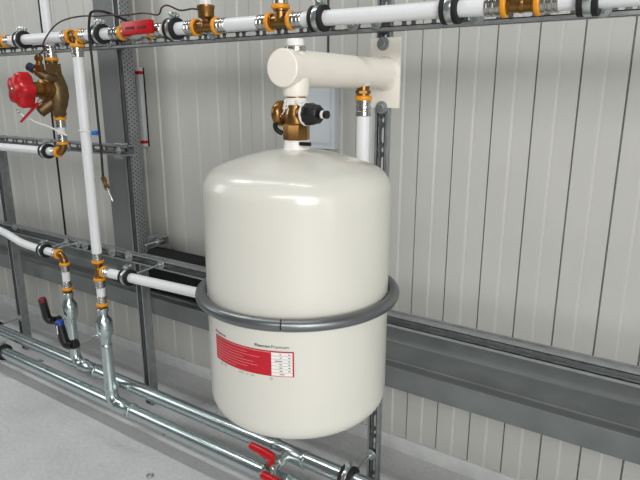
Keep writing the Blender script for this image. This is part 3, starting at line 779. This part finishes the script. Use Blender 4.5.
for k in range(26):
    a = -2.8 + random.uniform(-.9, 1.1); r = .023; z = zv+.083
    p = V((TX+r*math.cos(a), TYY+r*math.sin(a), z+random.uniform(-.004, .006)))
    pts = [p]
    for j in range(3): pts.append(pts[-1] + V((random.uniform(-.006, .005), random.uniform(-.005, .003), random.uniform(-.012, -.001))))
    b.tube(smooth(pts, 3), .0011, 6)
b.lathe((TX, TYY, zv+.076), (0, 0, 1), [(0, .0225), (.003, .0245), (.012, .0245), (.015, .0225)], 28)
part('sealing_fibre', b, M['thread'], cv, 'frayed white sealing fibre')

# cream horizontal arm with mounting plate
a0, a1 = V((-.771, 1.000, 1.4255)), V((-.783, 1.491, 1.4255))
ar = thing('vessel_bracket', 'cream steel arm on a square plate carrying the brass valve and the vessel', 'arm', a1)
ad = (a1-a0).normalized()
b = MB().lathe(a0, ad, [(0, 0), (.0005, .030), (.0015, .0375), (.004, .0398), (.012, .0400), ((a1-a0).length-.018, .0400), ((a1-a0).length-.008, .043), ((a1-a0).length, .048)], 48)
part('arm_tube', b, M['arm'], ar)
part('mounting_plate', MB().box((-.831, 1.4905, 1.332), (-.736, 1.4985, 1.522), .0012), M['arm'], ar)
zs = zv + .094
part('lower_socket', MB().lathe((TX, TYY, 1.405), (0, 0, -1), [(0, .031), (1.405-zs-.006, .029), (1.405-zs-.003, .0285), (1.405-zs, .027)], 28), M['arm'], ar)
part('upper_socket', MB().lathe((TX, TYY, 1.445), (0, 0, 1), [(0, .024), (.012, .0235), (.015, .021)], 28), M['arm'], ar)
pl = part('plug', MB().lathe((TX, TYY, 1.4600), (0, 0, 1), [(0, .020), (.002, .0225), (.010, .0225), (.012, .019)], 28), M['steel'], ar, 'dark steel ring')
part('plug_cap', MB().lathe((TX, TYY, 1.4715), (0, 0, 1), [(0, .017), (.001, .0185), (.012, .0185), (.015, .0165)], 28), M['labelwhite'], pl, 'white plastic cap')
part('pipe_socket', MB().lathe((-.775, 1.345, 1.402), (0, 0, -1), [(0, .026), (.009, .024), (.0115, .021)], 24), M['arm'], ar)
for z in (1.506, 1.333):
    w = part('washer', MB().lathe((-.789, 1.4915, z), (0, -1, 0), [(0, .0175), (.001, .0185), (.004, .0185), (.005, .0175)], 28), M['washer'], ar)
    part('bolt_head', MB().hexa((-.789, 1.487, z), (-.789, 1.477, z), .0105), M['zinc'], w)
t = thing('pipe_union', 'brass union with an orange collar under the cream arm near its plate', 'fitting', (-.766, 1.345, 1.30))
part('brass_thread', MB().cyl((-.768, 1.345, 1.366), (-.768, 1.345, 1.3900), .0165).hexa((-.768, 1.345, 1.371), (-.768, 1.345, 1.380), .020), M['brass'], t)
part('collar', MB().lathe((-.767, 1.345, 1.354), (0, 0, 1), collar_prof(.0225, .013)), M['orange'], t)
part('sleeve', MB().lathe((-.766, 1.345, 1.314), (0, 0, 1), sleeve_prof(.042, .0202)), M['steel'], t)

# ------------------------------------------------------------------ things on the wall
eb = thing('electrical_box', 'pale grey metal electrical box on the wall behind the brass cap valve', 'box', (-1.215, WY, 1.17))
part('enclosure', MB().box((-1.310, 1.795, 1.17), (-1.143, 1.8285, 1.415), .003), M['box'], eb)
part('door', MB().box((-1.302, 1.790, 1.192), (-1.160, 1.796, 1.407), .002), M['box'], eb)
cb = thing('wall_cable', 'thin black cable running up the wall from the electrical box', 'cable', (-1.19, WY, 1.41))
part('cable_run', MB().tube([(-1.19, 1.82, 1.41), (-1.19, 1.824, 1.5), (-1.19, 1.824, 3.2)], .0042, 10), M['cablegrey'], cb)
sb = thing('wall_strip', 'narrow silver bar with a red band near each end, right of the perforated post', 'bar', (-2.215, WY, 1.12))
sx0, sx1 = -2.232, -2.206
part('bar', MB().box((sx0, 1.800, 1.125), (sx1, 1.8275, 1.485), .002), M['alu'], sb)
for z in (1.140, 1.455): part('band', MB().box((sx0-.001, 1.799, z), (sx1+.001, 1.822, z+.014), .0005), M['red'], sb, 'red band')
part('edge_strip', MB().box((sx1, 1.821, 1.125), (sx1+.003, 1.8275, 1.485), .001), M['rubber'], sb)

# black foam blocks lying on the beam
for x0, x1, lab in ((-2.165, -1.78, 'black foam block lying on the beam just right of the perforated post'),
                    (-1.775, -1.20, 'black foam block lying on the beam half hidden by the vessel')):
    solo('foam_block', MB().box((x0, 1.672, .4735), (x1, 1.80, .645), .004), M['foam'], ((x0+x1)/2, 1.75, .4765), lab, 'block', 'foam blocks on the beam')

# small nuts left on the floor
for x, y, lab in ((-1.698, 1.383, 'small steel ring lying on the floor just under the front galvanised pipe'),
                  (-1.542, 1.168, 'small steel ring lying on the open floor at the bottom edge of the photo')):
    solo('dropped_washer', MB().torus((x, y, .003), (0, 0, 1), .011, .003, 24, 8), M['washer'], (x, y, 0), lab, 'washer', 'rings dropped on the floor')

# ------------------------------------------------------------------ light
w = bpy.data.worlds.new('hall_daylight'); scene.world = w; w.use_nodes = True
nt = w.node_tree; bg = nt.nodes['Background']
tc = nt.nodes.new('ShaderNodeTexCoord'); sx = nt.nodes.new('ShaderNodeSeparateXYZ'); rp = nt.nodes.new('ShaderNodeValToRGB')
nt.links.new(tc.outputs['Generated'], sx.inputs['Vector']); nt.links.new(sx.outputs['Z'], rp.inputs['Fac'])
e = rp.color_ramp.elements
e[0].position = 0.; e[0].color = (.62, .63, .63, 1)
e[1].position = .75; e[1].color = (.24, .245, .25, 1)
k = e.new(.18); k.color = (.70, .71, .71, 1)
k = e.new(.42); k.color = (.36, .365, .37, 1)
nt.links.new(rp.outputs['Color'], bg.inputs['Color']); bg.inputs['Strength'].default_value = .17
def area(name, loc, target, sx, sy, power, color=(1, 1, 1)):
    l = bpy.data.lights.new(name, 'AREA'); l.shape = 'RECTANGLE'; l.size = sx; l.size_y = sy; l.energy = power; l.color = color
    o = bpy.data.objects.new(name, l); COL.objects.link(o); o.location = loc
    o.rotation_euler = (V(target)-V(loc)).to_track_quat('-Z', 'Y').to_euler(); return o
area('window_band', (1.2, -2.9, 3.1), (-.6, 1.6, 1.2), 3.0, .8, 64, (1, .99, .97))
area('open_door', (3.6, -.35, 1.35), (-.8, 1.3, 1.2), .9, 2.4, 14, (.98, .99, 1))
area('front_window', (2.8, -2.2, 1.9), (-.8, 1.3, 1.0), 2.0, 2.2, 130, (1, 1, .99))
area('left_fill', (-4.6, -.3, 2.4), (-2.3, 1.2, .4), 1.2, 1.6, 20, (.97, .99, 1))  # added fill light to brighten the left floor and wall, no door there
for lx, power in ((-3.3, 42), (-1.7, 10), (-.1, 14)):
    area('roof_lamp', (lx, .5, 4.2), (lx, .5, 0), 1.35, .16, power, (.97, .99, 1))

# ------------------------------------------------------------------ camera
cam = bpy.data.cameras.new('camera'); co = bpy.data.objects.new('camera', cam); COL.objects.link(co)
co.location = (0, 0, 1.376); co.rotation_euler = (PI/2 - math.atan(148/572), 0, math.radians(33.9))
cam.sensor_width = 36; cam.lens = 572/640*36; cam.clip_start = .02
scene.camera = co
vs = scene.view_settings
vs.view_transform = 'Standard'; vs.look = 'None'; vs.gamma = 1; vs.use_curve_mapping = False; vs.exposure = 0
